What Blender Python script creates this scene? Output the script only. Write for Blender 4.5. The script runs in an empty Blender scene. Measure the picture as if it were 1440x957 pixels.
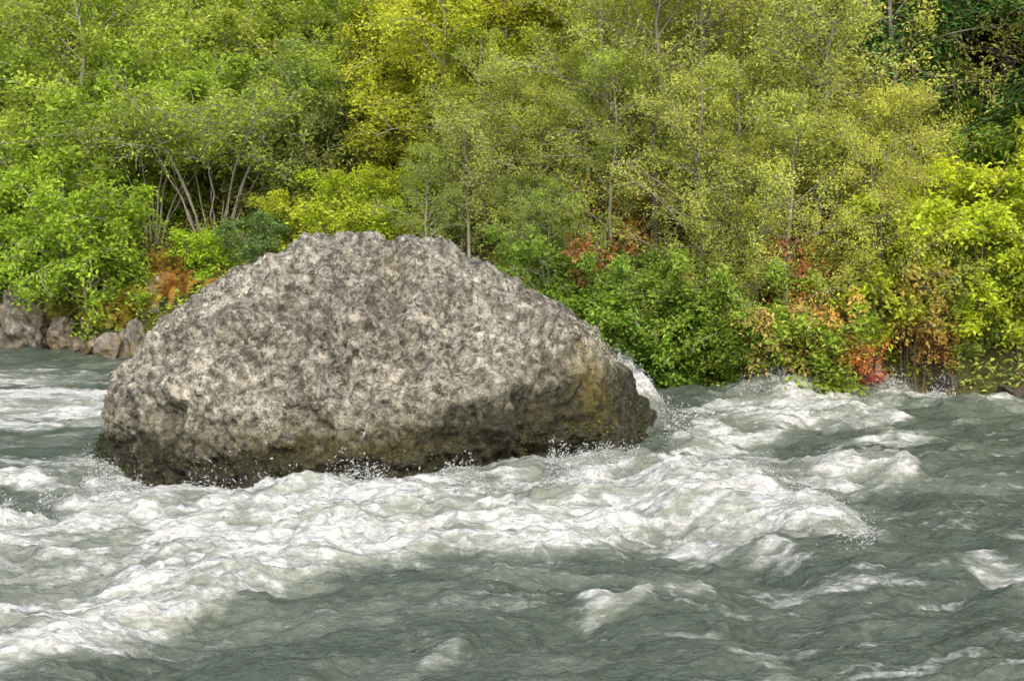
import bpy, bmesh, math, random
import numpy as np

# ------------------------------------------------------------------ camera, sky, sun, exposure
S = bpy.context.scene
COL = S.collection
CAM_H, FPX, CU, CV, HORIZON = 2.5, 2000.0, 720.0, 478.5, 300.0
PITCH = math.atan((CV - HORIZON) / FPX)
cam = bpy.data.cameras.new('camera'); camo = bpy.data.objects.new('camera', cam); COL.objects.link(camo)
cam.sensor_width = 36.0; cam.lens = 36.0 * FPX / 1440.0; cam.clip_end = 500.0; cam.clip_start = 0.1
camo.location = (0, 0, CAM_H); camo.rotation_euler = (math.pi / 2 - PITCH, 0, 0)
S.camera = camo

SUN_EL, SUN_AZ = math.radians(40), math.radians(168)      # azimuth clockwise from +Y: behind the camera, to the right
w = bpy.data.worlds.new('World'); S.world = w; w.use_nodes = True
nt = w.node_tree; bg = nt.nodes['Background']
sky = nt.nodes.new('ShaderNodeTexSky'); sky.sky_type = 'NISHITA'; sky.sun_disc = False
sky.sun_elevation = SUN_EL; sky.sun_rotation = SUN_AZ; sky.dust_density = 4.0; sky.air_density = 1.0; sky.ozone_density = 0.6
nt.links.new(sky.outputs[0], bg.inputs[0]); bg.inputs[1].default_value = 0.15
sun = bpy.data.lights.new('sun', 'SUN'); suno = bpy.data.objects.new('sun', sun); COL.objects.link(suno)
sun.energy = 1.5; sun.angle = math.radians(35); sun.color = (1.0, 0.965, 0.91)
suno.location = (10, -10, 20)
suno.rotation_euler = (math.pi / 2 - SUN_EL, 0, math.pi - SUN_AZ)
S.view_settings.view_transform = 'Standard'; S.view_settings.look = 'None'
S.view_settings.exposure = 1.02; S.view_settings.gamma = 1.0
S.render.engine = 'CYCLES'
S.cycles.max_bounces = 6; S.cycles.transparent_max_bounces = 4
S.cycles.diffuse_bounces = 4; S.cycles.glossy_bounces = 2; S.cycles.transmission_bounces = 2
S.cycles.use_adaptive_sampling = True; S.cycles.adaptive_threshold = 0.02

# ------------------------------------------------------------------ maths
cp, sp = math.cos(PITCH), math.sin(PITCH)
def project(x, y, z):
    zz = z - CAM_H
    dep = y * cp - zz * sp
    up = y * sp + zz * cp
    dep = np.maximum(dep, 1e-3)
    return CU + FPX * x / dep, CV - FPX * up / dep
def ray(u, v):
    a, b = (u - CU) / FPX, (CV - v) / FPX
    return np.array([a, cp + b * sp, -sp + b * cp])
def on_plane(u, v, n, c):
    d = ray(u, v); o = np.array([0, 0, CAM_H]); n = np.array(n, float)
    t = (c - o @ n) / (d @ n)
    return o + t * d
def on_water(u, v, z=0.0): return on_plane(u, v, (0, 0, 1), z)
def at_depth(u, v, y): return on_plane(u, v, (0, 1, 0), y)

def _hash(ix, iy, iz, seed):
    h = (ix * np.int64(374761393) + iy * np.int64(668265263) + iz * np.int64(2147483647 - 58) + np.int64(seed * 974711)) & 0xffffffff
    h = ((h ^ (h >> 13)) * 1274126177) & 0xffffffff
    return ((h ^ (h >> 16)) & 0xffff).astype(np.float32) / 65535.0
def vnoise(p, seed=0):
    """smooth value noise in 3D, 0..1; p is N x 3"""
    f = np.floor(p); i = f.astype(np.int64); t = (p - f).astype(np.float32); t = t * t * t * (t * (t * 6 - 15) + 10)
    x, y, z = i[:, 0], i[:, 1], i[:, 2]; tx, ty, tz = t[:, 0], t[:, 1], t[:, 2]
    def H(a, b, c): return _hash(x + a, y + b, z + c, seed)
    def L(a, b, k): return a + (b - a) * k
    return L(L(L(H(0,0,0), H(1,0,0), tx), L(H(0,1,0), H(1,1,0), tx), ty), L(L(H(0,0,1), H(1,0,1), tx), L(H(0,1,1), H(1,1,1), tx), ty), tz)
def fbm(p, octv=4, seed=0, gain=0.5):
    s = np.zeros(len(p), np.float32); a = 1.0; tot = 0
    for k in range(octv):
        s += a * vnoise(p * (2.03 ** k) + 17.3 * k, seed + k); tot += a; a *= gain
    return s / tot
def ridged(p, octv=3, seed=0):
    s = np.zeros(len(p), np.float32); a = 1.0; tot = 0
    for k in range(octv):
        s += a * (1 - np.abs(2 * vnoise(p * (2.1 ** k) + 9.1 * k, seed + k) - 1)); tot += a; a *= 0.5
    return s / tot
def worley(p, seed=0):
    f = np.floor(p).astype(np.int64); best = np.full(len(p), 9.0, np.float32)
    for a in (-1, 0, 1):
        for b in (-1, 0, 1):
            for c in (-1, 0, 1):
                i = f + (a, b, c)
                q = np.stack([i[:, 0] + _hash(i[:, 0], i[:, 1], i[:, 2], seed), i[:, 1] + _hash(i[:, 0], i[:, 1], i[:, 2], seed + 7), i[:, 2] + _hash(i[:, 0], i[:, 1], i[:, 2], seed + 13)], 1)
                best = np.minimum(best, np.sqrt(((p - q) ** 2).sum(1)).astype(np.float32))
    return best
def smooth(a, b, x):
    t = np.clip((x - a) / (b - a), 0, 1); return t * t * (3 - 2 * t)

# ------------------------------------------------------------------ mesh and object helpers
def mesh_from(name, verts, faces, mat=None, smooth_shade=False, attrs=None):
    """faces: M x k int array (k = 3 or 4)"""
    me = bpy.data.meshes.new(name); faces = np.asarray(faces, np.int32); k = faces.shape[1]
    me.vertices.add(len(verts)); me.vertices.foreach_set('co', np.asarray(verts, np.float32).ravel())
    me.loops.add(faces.size); me.loops.foreach_set('vertex_index', faces.ravel())
    me.polygons.add(len(faces))
    me.polygons.foreach_set('loop_start', np.arange(0, faces.size, k, dtype=np.int32))
    me.polygons.foreach_set('loop_total', np.full(len(faces), k, np.int32))
    me.polygons.foreach_set('use_smooth', np.full(len(faces), smooth_shade, bool))
    for an, (kind, arr) in (attrs or {}).items():
        a = me.attributes.new(an, kind, 'POINT')
        a.data.foreach_set('color' if kind == 'FLOAT_COLOR' else 'value', np.asarray(arr, np.float32).ravel())
    me.update(calc_edges=True); me.validate()
    if mat: me.materials.append(mat)
    return me
def link(name, data, parent=None):
    o = bpy.data.objects.new(name, data); COL.objects.link(o)
    if parent: o.parent = parent
    return o
def tag(o, label=None, cat=None, group=None, kind=None):
    if label: o['label'] = label
    if cat: o['category'] = cat
    if group: o['group'] = group
    if kind: o['kind'] = kind
    return o
_ico = {}
def ico(n):
    if n not in _ico:
        bm = bmesh.new(); bmesh.ops.create_icosphere(bm, subdivisions=n, radius=1.0)
        bm.verts.ensure_lookup_table(); bm.verts.index_update()
        v = np.array([q.co[:] for q in bm.verts]); f = np.array([[q.index for q in t.verts] for t in bm.faces]); bm.free()
        _ico[n] = (v, f)
    return _ico[n]

# ------------------------------------------------------------------ materials
class N:
    """tiny node builder"""
    def __init__(s, name):
        s.m = bpy.data.materials.new(name); s.m.use_nodes = True; s.t = s.m.node_tree; s.t.nodes.clear()
        s.out = s.t.nodes.new('ShaderNodeOutputMaterial')
    def n(s, typ, **kw):
        q = s.t.nodes.new(typ)
        for k, v in kw.items(): setattr(q, k, v)
        return q
    def set(s, sock, val):
        if isinstance(val, bpy.types.NodeSocket): s.t.links.new(val, sock)
        else: sock.default_value = val
    def math(s, op, a, b=0.0, c=None, clamp=False):
        q = s.n('ShaderNodeMath', operation=op, use_clamp=clamp); s.set(q.inputs[0], a); s.set(q.inputs[1], b)
        if c is not None: s.set(q.inputs[2], c)
        return q.outputs[0]
    def mix(s, f, a, b, blend='MIX'):
        q = s.n('ShaderNodeMix', data_type='RGBA', blend_type=blend, clamp_factor=True)
        s.set(q.inputs[0], f); s.set(q.inputs[6], a); s.set(q.inputs[7], b); return q.outputs[2]
    def noise(s, vec, scale, detail=4, rough=0.55, dist=0.0):
        q = s.n('ShaderNodeTexNoise'); s.set(q.inputs['Vector'], vec); q.inputs['Scale'].default_value = scale
        q.inputs['Detail'].default_value = detail; q.inputs['Roughness'].default_value = rough; q.inputs['Distortion'].default_value = dist
        return q.outputs[0]
    def vor(s, vec, scale, feature='F1', out=0):
        q = s.n('ShaderNodeTexVoronoi', feature=feature); s.set(q.inputs['Vector'], vec); q.inputs['Scale'].default_value = scale; return q.outputs[out]
    def ramp(s, f, *stops):
        q = s.n('ShaderNodeValToRGB'); e = q.color_ramp.elements
        while len(e) < len(stops): e.new(0.5)
        for el, (p, c) in zip(e, stops):
            el.position = p; el.color = (*c, 1) if not np.isscalar(c) else (c, c, c, 1)
        s.set(q.inputs[0], f); return q.outputs[0]
    def attr(s, name, out=2):
        q = s.n('ShaderNodeAttribute', attribute_name=name); return q.outputs[out]
    def pos(s): return s.n('ShaderNodeTexCoord').outputs['Object']
    def map(s, vec, scale=(1, 1, 1), rot=(0, 0, 0)):
        q = s.n('ShaderNodeMapping'); s.set(q.inputs[0], vec); q.inputs['Scale'].default_value = scale; q.inputs['Rotation'].default_value = rot; return q.outputs[0]
    def bump(s, h, dist, strength=1.0, normal=None):
        q = s.n('ShaderNodeBump'); s.set(q.inputs['Height'], h); q.inputs['Distance'].default_value = dist; q.inputs['Strength'].default_value = strength
        if normal is not None: s.set(q.inputs['Normal'], normal)
        return q.outputs[0]
    def princ(s, color, rough=0.7, normal=None, spec=0.4):
        q = s.n('ShaderNodeBsdfPrincipled'); s.set(q.inputs['Base Color'], color); s.set(q.inputs['Roughness'], rough); q.inputs['Specular IOR Level'].default_value = spec
        if normal is not None: s.set(q.inputs['Normal'], normal)
        return q
    def done(s, shader):
        s.t.links.new(shader, s.out.inputs[0]); return s.m

def leaf_material(name, spread=1.0, translucency=0.5, use_object=True):
    b = N(name)
    r = b.attr('rnd')
    base = b.n('ShaderNodeObjectInfo').outputs['Color'] if use_object else b.attr('tint', 0)
    val = b.ramp(r, (0.0, 1 - 0.62 * spread), (0.45, 0.95), (0.8, 1 + 0.35 * spread), (1.0, 1 + 0.75 * spread))
    col = b.mix(1.0, base, val, 'MULTIPLY')
    # a few leaves turned yellow or brown
    r2 = b.math('FRACT', b.math('MULTIPLY', r, 37.7))
    col = b.mix(b.math('MULTIPLY', b.math('GREATER_THAN', r2, 0.84), 0.4), col, (0.48, 0.46, 0.10, 1))
    col = b.mix(b.math('MULTIPLY', b.math('LESS_THAN', r2, 0.03), 0.4), col, (0.16, 0.08, 0.035, 1))
    p = b.princ(col, 0.55, spec=0.25)
    tr = b.n('ShaderNodeBsdfTranslucent'); b.set(tr.inputs[0], b.mix(1.0, col, (1.15, 1.2, 0.6, 1), 'MULTIPLY'))
    ms = b.n('ShaderNodeMixShader'); ms.inputs[0].default_value = translucency
    b.t.links.new(p.outputs[0], ms.inputs[1]); b.t.links.new(tr.outputs[0], ms.inputs[2])
    return b.done(ms.outputs[0])
def bark_material(name, c1, c2):
    b = N(name); p = b.pos()
    n1 = b.noise(b.map(p, (1, 1, 0.25)), 22, 5, 0.65)
    col = b.ramp(n1, (0.3, c1), (0.7, c2))
    col = b.mix(b.math('MULTIPLY', b.math('GREATER_THAN', b.noise(p, 3.5, 3), 0.6), 0.4), col, (0.09, 0.11, 0.04, 1))
    return b.done(b.princ(col, 0.85, b.bump(n1, 0.02), 0.2).outputs[0])
LEAF = leaf_material('leaf'); NEEDLE = leaf_material('needle', 0.8, 0.2)
COVER = leaf_material('ground_leaf', 1.0, 0.3, False)
BARK = bark_material('grey_bark', (0.13, 0.115, 0.10), (0.34, 0.31, 0.275))
BARK_PALE = bark_material('pale_bark', (0.22, 0.20, 0.17), (0.50, 0.46, 0.40))
BARK_MID = bark_material('dull_bark', (0.08, 0.07, 0.06), (0.2, 0.18, 0.155))
BARK_DARK = bark_material('dark_bark', (0.05, 0.042, 0.036), (0.13, 0.11, 0.09))

def moss_material():
    b = N('moss'); return b.done(b.princ(b.attr('tint', 0), 0.8, None, 0.2).outputs[0])
MOSS = moss_material()
def soil_material():
    b = N('soil'); p = b.pos()
    n1 = b.noise(p, 1.3, 6, 0.6); n2 = b.noise(p, 14, 5, 0.7)
    col = b.ramp(n2, (0.3, (0.03, 0.022, 0.014)), (0.55, (0.085, 0.062, 0.036)), (0.8, (0.16, 0.12, 0.075)))
    col = b.mix(b.ramp(n1, (0.42, 0.0), (0.6, 0.75)), col, (0.07, 0.085, 0.02, 1))
    return b.done(b.princ(col, 0.95, b.bump(n2, 0.05), 0.15).outputs[0])

def boulder_material():
    b = N('lichened_rock'); p = b.pos()
    z = b.n('ShaderNodeSeparateXYZ'); b.set(z.inputs[0], p); zz = z.outputs[2]
    warp = b.n('ShaderNodeMix', data_type='VECTOR'); warp.inputs[0].default_value = 0.06
    nz = b.n('ShaderNodeTexNoise'); b.set(nz.inputs['Vector'], p); nz.inputs['Scale'].default_value = 5; nz.inputs['Detail'].default_value = 3
    b.set(warp.inputs[4], p); b.set(warp.inputs[5], nz.outputs[1]); pw = warp.outputs[1]
    big = b.noise(p, 1.1, 5, 0.6); med = b.noise(pw, 5.5, 6, 0.7); fin = b.noise(pw, 13, 6, 0.74)
    col = b.ramp(fin, (0.32, (0.026, 0.024, 0.018)), (0.43, (0.124, 0.118, 0.094)), (0.52, (0.262, 0.251, 0.204)), (0.68, (0.475, 0.457, 0.385)))
    col = b.mix(b.ramp(med, (0.36, 0.75), (0.52, 0.0)), col, (0.05, 0.042, 0.03, 1))
    nz2 = b.n('ShaderNodeTexNoise'); b.set(nz2.inputs['Vector'], p); nz2.inputs['Scale'].default_value = 26; nz2.inputs['Detail'].default_value = 4
    wq = b.n('ShaderNodeMix', data_type='VECTOR'); wq.inputs[0].default_value = 0.13; b.set(wq.inputs[4], pw); b.set(wq.inputs[5], nz2.outputs[1]); pw2 = wq.outputs[1]
    gr = b.noise(pw2, 30, 4, 0.7)
    col = b.mix(1.0, col, b.ramp(gr, (0.36, 0.25), (0.46, 0.88), (0.64, 1.6)), 'MULTIPLY')
    col = b.mix(1.0, col, b.ramp(b.noise(p, 0.75, 3, 0.5), (0.36, 0.72), (0.62, 1.25)), 'MULTIPLY')
    # pale crustose lichen in small rings and blotches
    v1 = b.vor(pw2, 8); li = b.math('MULTIPLY', b.ramp(v1, (0.22, 1.0), (0.38, 0.0)), b.ramp(b.noise(p, 3.1, 4), (0.46, 0.0), (0.58, 1.0)))
    col = b.mix(b.math('MULTIPLY', li, 0.6), col, (0.54, 0.50, 0.41, 1))
    v2 = b.vor(pw2, 22); col = b.mix(b.math('MULTIPLY', b.ramp(v2, (0.12, 0.85), (0.26, 0.0)), b.ramp(med, (0.45, 0.0), (0.6, 0.8))), col, (0.56, 0.525, 0.43, 1))
    # black lichen specks
    v3 = b.vor(b.map(pw, (1.1, 0.9, 1.0), (0.4, 0.2, 0)), 12); col = b.mix(b.math('MULTIPLY', b.ramp(v3, (0.10, 1.0), (0.24, 0.0)), b.ramp(big, (0.5, 0.85), (0.35, 0.2))), col, (0.03, 0.027, 0.024, 1))
    # brown-ochre staining in broad drifts
    col = b.mix(b.math('MULTIPLY', b.ramp(b.noise(p, 2.2, 5, 0.6), (0.52, 0.0), (0.68, 0.6)), 0.4), col, (0.15, 0.13, 0.085, 1))
    # moss and wet algae towards the water line
    zn = b.math('ADD', b.math('SUBTRACT', zz, b.attr('foot')), b.math('MULTIPLY', b.math('SUBTRACT', med, 0.5), 0.75))
    zn = b.math('ADD', zn, b.math('MULTIPLY', b.math('SUBTRACT', big, 0.5), 0.5))
    moss = b.math('MULTIPLY', b.ramp(zn, (0.32, 1.0), (0.62, 0.0)), b.ramp(fin, (0.42, 0.1), (0.56, 1.0)))
    col = b.mix(b.math('MULTIPLY', moss, 0.6), col, (0.065, 0.062, 0.018, 1))
    wet = b.ramp(zn, (0.16, 1.0), (0.36, 0.0))
    col = b.mix(b.math('MULTIPLY', wet, 0.94), col, b.ramp(b.math('ADD', b.math('MULTIPLY', gr, 0.6), b.math('MULTIPLY', fin, 0.4)), (0.42, (0.003, 0.003, 0.0025)), (0.52, (0.022, 0.023, 0.012)), (0.58, (0.06, 0.056, 0.026)), (0.66, (0.17, 0.15, 0.09))))
    # the attribute 'moss' marks the yellow moss streak
    ms = b.math('MULTIPLY', b.attr('moss'), b.ramp(fin, (0.36, 0.0), (0.5, 1.0)))
    col = b.mix(b.math('MULTIPLY', ms, 0.45), col, (0.19, 0.145, 0.022, 1))
    rough = b.math('SUBTRACT', 0.9, b.math('MULTIPLY', wet, 0.5))
    h = b.math('ADD', b.math('ADD', b.math('MULTIPLY', fin, 0.7), b.math('MULTIPLY', v3, 0.6)), b.math('MULTIPLY', gr, 0.35))
    nrm = b.bump(h, 0.07, 1.0)
    return b.done(b.princ(col, rough, nrm, 0.3).outputs[0])
def bank_rock_material():
    b = N('bank_rock'); p = b.pos(); oi = b.n('ShaderNodeObjectInfo')
    fin = b.noise(p, 9, 6, 0.72); med = b.noise(p, 2.3, 4, 0.6)
    col = b.ramp(fin, (0.3, (0.05, 0.04, 0.034)), (0.5, (0.145, 0.137, 0.117)), (0.7, (0.34, 0.325, 0.285)))
    col = b.mix(1.0, col, oi.outputs['Color'], 'MULTIPLY')
    col = b.mix(b.ramp(med, (0.5, 0.0), (0.62, 0.7)), col, (0.13, 0.10, 0.03, 1))
    return b.done(b.princ(col, 0.85, b.bump(fin, 0.06), 0.3).outputs[0])

def water_material():
    b = N('white_water'); p = b.pos(); foam = b.attr('foam'); milk = b.attr('milk')
    # flow runs mostly along -x and towards the viewer
    q = b.map(p, (0.2, 1.0, 1.0), (0, 0, -0.22))
    st = b.noise(q, 9.0, 6, 0.68, 0.6); st2 = b.noise(q, 30.0, 4, 0.65, 0.4); iso = b.noise(b.map(p, (0.6, 1.0, 1.0), (0, 0, -0.2)), 17.0, 5, 0.7, 0.8)
    f = b.math('ADD', foam, b.math('MULTIPLY', b.math('SUBTRACT', st, 0.5), 0.9))
    f = b.math('ADD', f, b.math('MULTIPLY', b.math('SUBTRACT', st2, 0.5), 0.5))
    f = b.math('ADD', f, b.math('MULTIPLY', b.math('SUBTRACT', iso, 0.5), 0.95))
    fac = b.ramp(f, (0.22, 0.0), (0.50, 0.33), (0.80, 0.8), (1.0, 1.0))
    wcol = b.mix(b.math('ADD', milk, b.math('MULTIPLY', b.math('SUBTRACT', st, 0.5), 0.5), clamp=True), (0.056, 0.073, 0.054, 1), (0.22, 0.24, 0.195, 1))
    hgt = b.math('ADD', b.math('MULTIPLY', st, 0.7), b.math('MULTIPLY', st2, 0.3))
    nw = b.bump(b.math('ADD', b.math('MULTIPLY', hgt, 0.35), b.math('MULTIPLY', iso, 0.8)), 0.055, 1.0)
    wat = b.princ(wcol, 0.17, nw, 0.6); wat.inputs['IOR'].default_value = 1.33
    nf = b.bump(b.math('ADD', b.math('MULTIPLY', hgt, 0.6), b.math('MULTIPLY', iso, 0.8)), 0.05, 1.0)
    fc = b.ramp(iso, (0.32, (0.25, 0.265, 0.245)), (0.62, (0.55, 0.56, 0.545)))
    fo = b.princ(fc, 0.55, nf, 0.3)
    ms = b.n('ShaderNodeMixShader'); b.set(ms.inputs[0], fac)
    b.t.links.new(wat.outputs[0], ms.inputs[1]); b.t.links.new(fo.outputs[0], ms.inputs[2])
    return b.done(ms.outputs[0])
def spray_material():
    b = N('spray_droplet')
    p = b.princ((0.62, 0.64, 0.62, 1), 0.3, None, 0.5)
    tr = b.n('ShaderNodeBsdfTranslucent'); tr.inputs[0].default_value = (0.6, 0.63, 0.61, 1)
    ms = b.n('ShaderNodeMixShader'); ms.inputs[0].default_value = 0.4
    b.t.links.new(p.outputs[0], ms.inputs[1]); b.t.links.new(tr.outputs[0], ms.inputs[2])
    return b.done(ms.outputs[0])

# ------------------------------------------------------------------ the hillside
SHL, SHR = on_water(0, 486), on_water(1440, 570)
def shore_y(x):
    t = (x - SHL[0]) / (SHR[0] - SHL[0])
    base = SHL[1] + (SHR[1] - SHL[1]) * np.clip(t, -0.6, 1.6)
    return base + 0.35 * np.sin(x * 1.1 + 1.0) + 0.2 * np.sin(x * 2.7)
def hill_z(x, y):
    x = np.asarray(x, float); y = np.asarray(y, float)
    d = y - shore_y(x)
    z = np.where(d < 0, 0.6 * d, 0.0) - 0.1
    z = z + 0.75 * smooth(-0.3, 1.0, d) + 0.62 * np.maximum(d - 0.4, 0)
    z = z + 0.25 * np.sin(x * 0.7 + y * 0.3) * smooth(1, 4, d) + 0.15 * np.sin(x * 1.9 - y * 1.3) * smooth(0.5, 3, d)
    return z
def build_hill():
    xs = np.linspace(-40, 40, 200); ys = np.concatenate([np.linspace(-3, 14, 110), np.linspace(14.6, 60, 50)])
    X, D = np.meshgrid(xs, ys); Y = shore_y(X) + D
    Z = hill_z(X, Y)
    P = np.stack([X.ravel(), Y.ravel(), Z.ravel()], 1)
    P[:, 2] += (fbm(P * 0.9, 5, 3) - 0.5) * 0.5 * smooth(-0.2, 1.5, D.ravel())
    nx, ny = len(xs), len(ys)
    i = np.arange(ny - 1)[:, None] * nx + np.arange(nx - 1)[None]; i = i.ravel()
    F = np.stack([i, i + 1, i + nx + 1, i + nx], 1)
    tag(link('hillside', mesh_from('hillside', P, F, soil_material(), True)), kind='structure')
build_hill()

# ------------------------------------------------------------------ the boulder
BX0 = -1.45; PLN = np.array([-0.2, 1.0, -0.28]); PLC = 14.35 + 0.2 * 1.45
BC = np.array([BX0, 0, 0.25]); BC[1] = PLC + 0.2 * BX0 + 0.28 * 0.25
SIL = [(926, 640), (930, 605), (908, 572), (878, 528), (852, 492), (826, 464), (780, 432), (738, 407), (690, 380), (650, 361), (610, 346), (576, 336), (556, 340),
       (540, 346), (512, 336), (470, 334), (432, 338), (400, 350), (368, 368), (330, 384), (296, 398), (262, 422), (232, 440), (206, 470), (184, 502), (160, 540), (148, 575), (143, 620), (137, 668), (145, 720), (240, 800), (480, 840), (720, 800), (880, 720)]
def build_boulder():
    V, F = ico(8)
    pts = np.array([on_plane(u, v, PLN, PLC) for u, v in SIL]); rel = pts - BC
    al = np.arctan2(rel[:, 2], rel[:, 0]); R = np.hypot(rel[:, 0], rel[:, 2]); o = np.argsort(al); al, R = al[o], R[o]
    al = np.concatenate([al - 2 * math.pi, al, al + 2 * math.pi]); R = np.tile(R, 3)
    d = V; q = np.hypot(d[:, 0], d[:, 2]); a = np.arctan2(d[:, 2], d[:, 0]); pw = 2.5
    s = (q ** pw + np.abs(d[:, 1]) ** pw) ** (-1 / pw)
    r = np.interp(a, al, R) * q * s
    # away from the outline the section turns smoother
    x = r * np.cos(a); z = r * np.sin(a)
    D = np.where(d[:, 1] < 0, 1.55, 1.9)
    yo = D * d[:, 1] * s
    P = np.stack([BC[0] + x, BC[1] + 0.2 * x + 0.28 * z + yo, BC[2] + z], 1)
    # broad facets
    for n, dist, k in (((0.80, -0.58, 0.22), 1.72, 0.75), ((-0.55, -0.78, 0.3), 1.95, 0.6), ((0.1, -0.75, 0.66), 1.62, 0.55), ((-0.5, -0.35, 0.79), 1.86, 0.5)):
        n = np.array(n); n = n / np.linalg.norm(n); pr = (P - BC) @ n - dist
        P -= n * (np.maximum(pr, 0) * k)[:, None]
    C = P - BC; nrm = C / np.array([2.8, 1.6, 1.8]) ** 2; nrm /= np.linalg.norm(nrm, axis=1)[:, None]
    edge = smooth(0.0, 0.45, np.abs(d[:, 1]))              # keep the traced outline
    h = (fbm(P * 0.8, 3, 11) - 0.5) * 0.34 * (0.25 + 0.75 * edge)
    h += (ridged(P * 1.9 + 5, 3, 21) - 0.62) * 0.30 * (0.4 + 0.6 * edge)
    h += (fbm(P * 4.2, 4, 31, 0.6) - 0.5) * 0.26
    w1 = worley(P * 7.5 + 0.35 * fbm(P * 5, 2, 3)[:, None], 5); h += (np.minimum(w1, 0.75) - 0.45) * -0.055
    pit = smooth(0.36, 0.12, worley(P * 9.5, 77)) * smooth(0.45, 0.6, fbm(P * 2.4, 3, 9)); h -= pit * 0.075; h -= .045 * smooth(.34, .1, worley(P * 15, 78)) * smooth(.46, .58, fbm(P * 1.7 + 4, 3, 19))
    h += (fbm(P * 15, 3, 41, 0.6) - 0.5) * 0.055
    ck = 1 - np.abs(2 * fbm(P * np.array([.75, .75, 1.1]) + 3.3, 4, 123, .55) - 1); h -= .075 * smooth(.955, .995, ck) * smooth(.42, .6, fbm(P * .9 + 8, 2, 124))
    fz = smooth(.85, .35, P[:, 2]) * smooth(-1.8, 0.4, P[:, 0]) + .5 * smooth(.45, .15, P[:, 2]); h += fz * ((ridged(P * 5.2 + 3, 3, 131) - .62) * .20 + (fbm(P * 9, 3, 133, .6) - .5) * .16)
    # notch below the summit
    nk = on_plane(556, 372, PLN, PLC - 0.5)
    g = np.exp(-((P[:, 0] - nk[0] - 0.25 * (nk[2] - P[:, 2])) / 0.10) ** 2 - ((P[:, 2] - nk[2]) / 0.28) ** 2) * (d[:, 1] < 0.1); h -= 0.16 * g
    # undercut toward the water on the right
    h -= 0.28 * smooth(0.55, 0.1, P[:, 2] + 0.25 * (fbm(P * 2, 2, 8) - 0.5)) * smooth(-1.6, 0.4, P[:, 0]) * edge
    P = P + nrm * h[:, None]
    # yellow moss streak on the shoulder and a few lesser ones
    u, v = project(P[:, 0], P[:, 1], P[:, 2])
    moss = np.exp(-((u - 828 - 0.25 * (v - 520)) / 22) ** 2 - ((v - 535) / 55) ** 2) * 1.3 + 0.25 * np.exp(-((u - 782) / 50) ** 2 - ((v - 580) / 30) ** 2) + 0.6 * np.exp(-((u - 553) / 16) ** 2 - ((v - 372) / 30) ** 2) + 0.5 * np.exp(-((u - 480) / 150) ** 2 - ((v - 625) / 25) ** 2)
    moss *= (d[:, 1] < 0.3) * .8
    foot = 0.14 + 0.44 * smooth(-2.0, 0.3, P[:, 0])
    P = P - np.array([BC[0], BC[1], 0])
    rng = np.random.default_rng(4)
    mk = fbm(P * 3.1 + 2, 3, 55) > .47
    pr = ((smooth(.62, .35, P[:, 2]) * smooth(540, 700, u) * smooth(.05, .25, P[:, 2]) + .5 * smooth(.4, .25, P[:, 2])) * mk + .6 * np.clip(moss, 0, 1) * mk) * (d[:, 1] < .15)
    sel = np.nonzero(rng.uniform(0, 1, len(P)) < pr * .9)[0]
    me = mesh_from('boulder', P, F, boulder_material(), True, {'moss': ('FLOAT', moss), 'foot': ('FLOAT', foot)})
    o = link('boulder', me); o.location = (BC[0], BC[1], 0)
    C = P[sel] + nrm[sel] * .012 + rng.normal(0, .008, (len(sel), 3)); n = len(C); dd = nrm[sel] + rng.normal(0, .6, (n, 3)); dd /= np.linalg.norm(dd, axis=1)[:, None]
    sd = np.cross(dd, rng.normal(0, 1, (n, 3))); sd /= np.linalg.norm(sd, axis=1)[:, None]; L = rng.uniform(.012, .032, n)[:, None]
    V = np.stack([C - sd * L * .35, C + sd * L * .35, C + sd * L * .15 + dd * L, C - sd * L * .15 + dd * L * .8], 1).reshape(-1, 3)
    yl = np.clip(moss[sel], 0, 1)[:, None]; t = np.array([[.035, .042, .010]]) * (1 - yl) + np.array([[.19, .155, .02]]) * yl; t = np.concatenate([t * rng.uniform(.5, 1.5, (n, 1)), np.ones((n, 1))], 1)
    mo = link('moss', mesh_from('moss', V, 4 * np.arange(n)[:, None] + np.arange(4)[None], MOSS, False, {'tint': ('FLOAT_COLOR', np.repeat(t, 4, 0))}), o); mo['kind'] = 'stuff'; mo['label'] = 'dark green and ochre moss on the foot of the boulder'
    tag(o, 'huge rounded grey boulder with lichen and a mossy wet foot standing in the rapids', 'boulder')
build_boulder()

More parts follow.
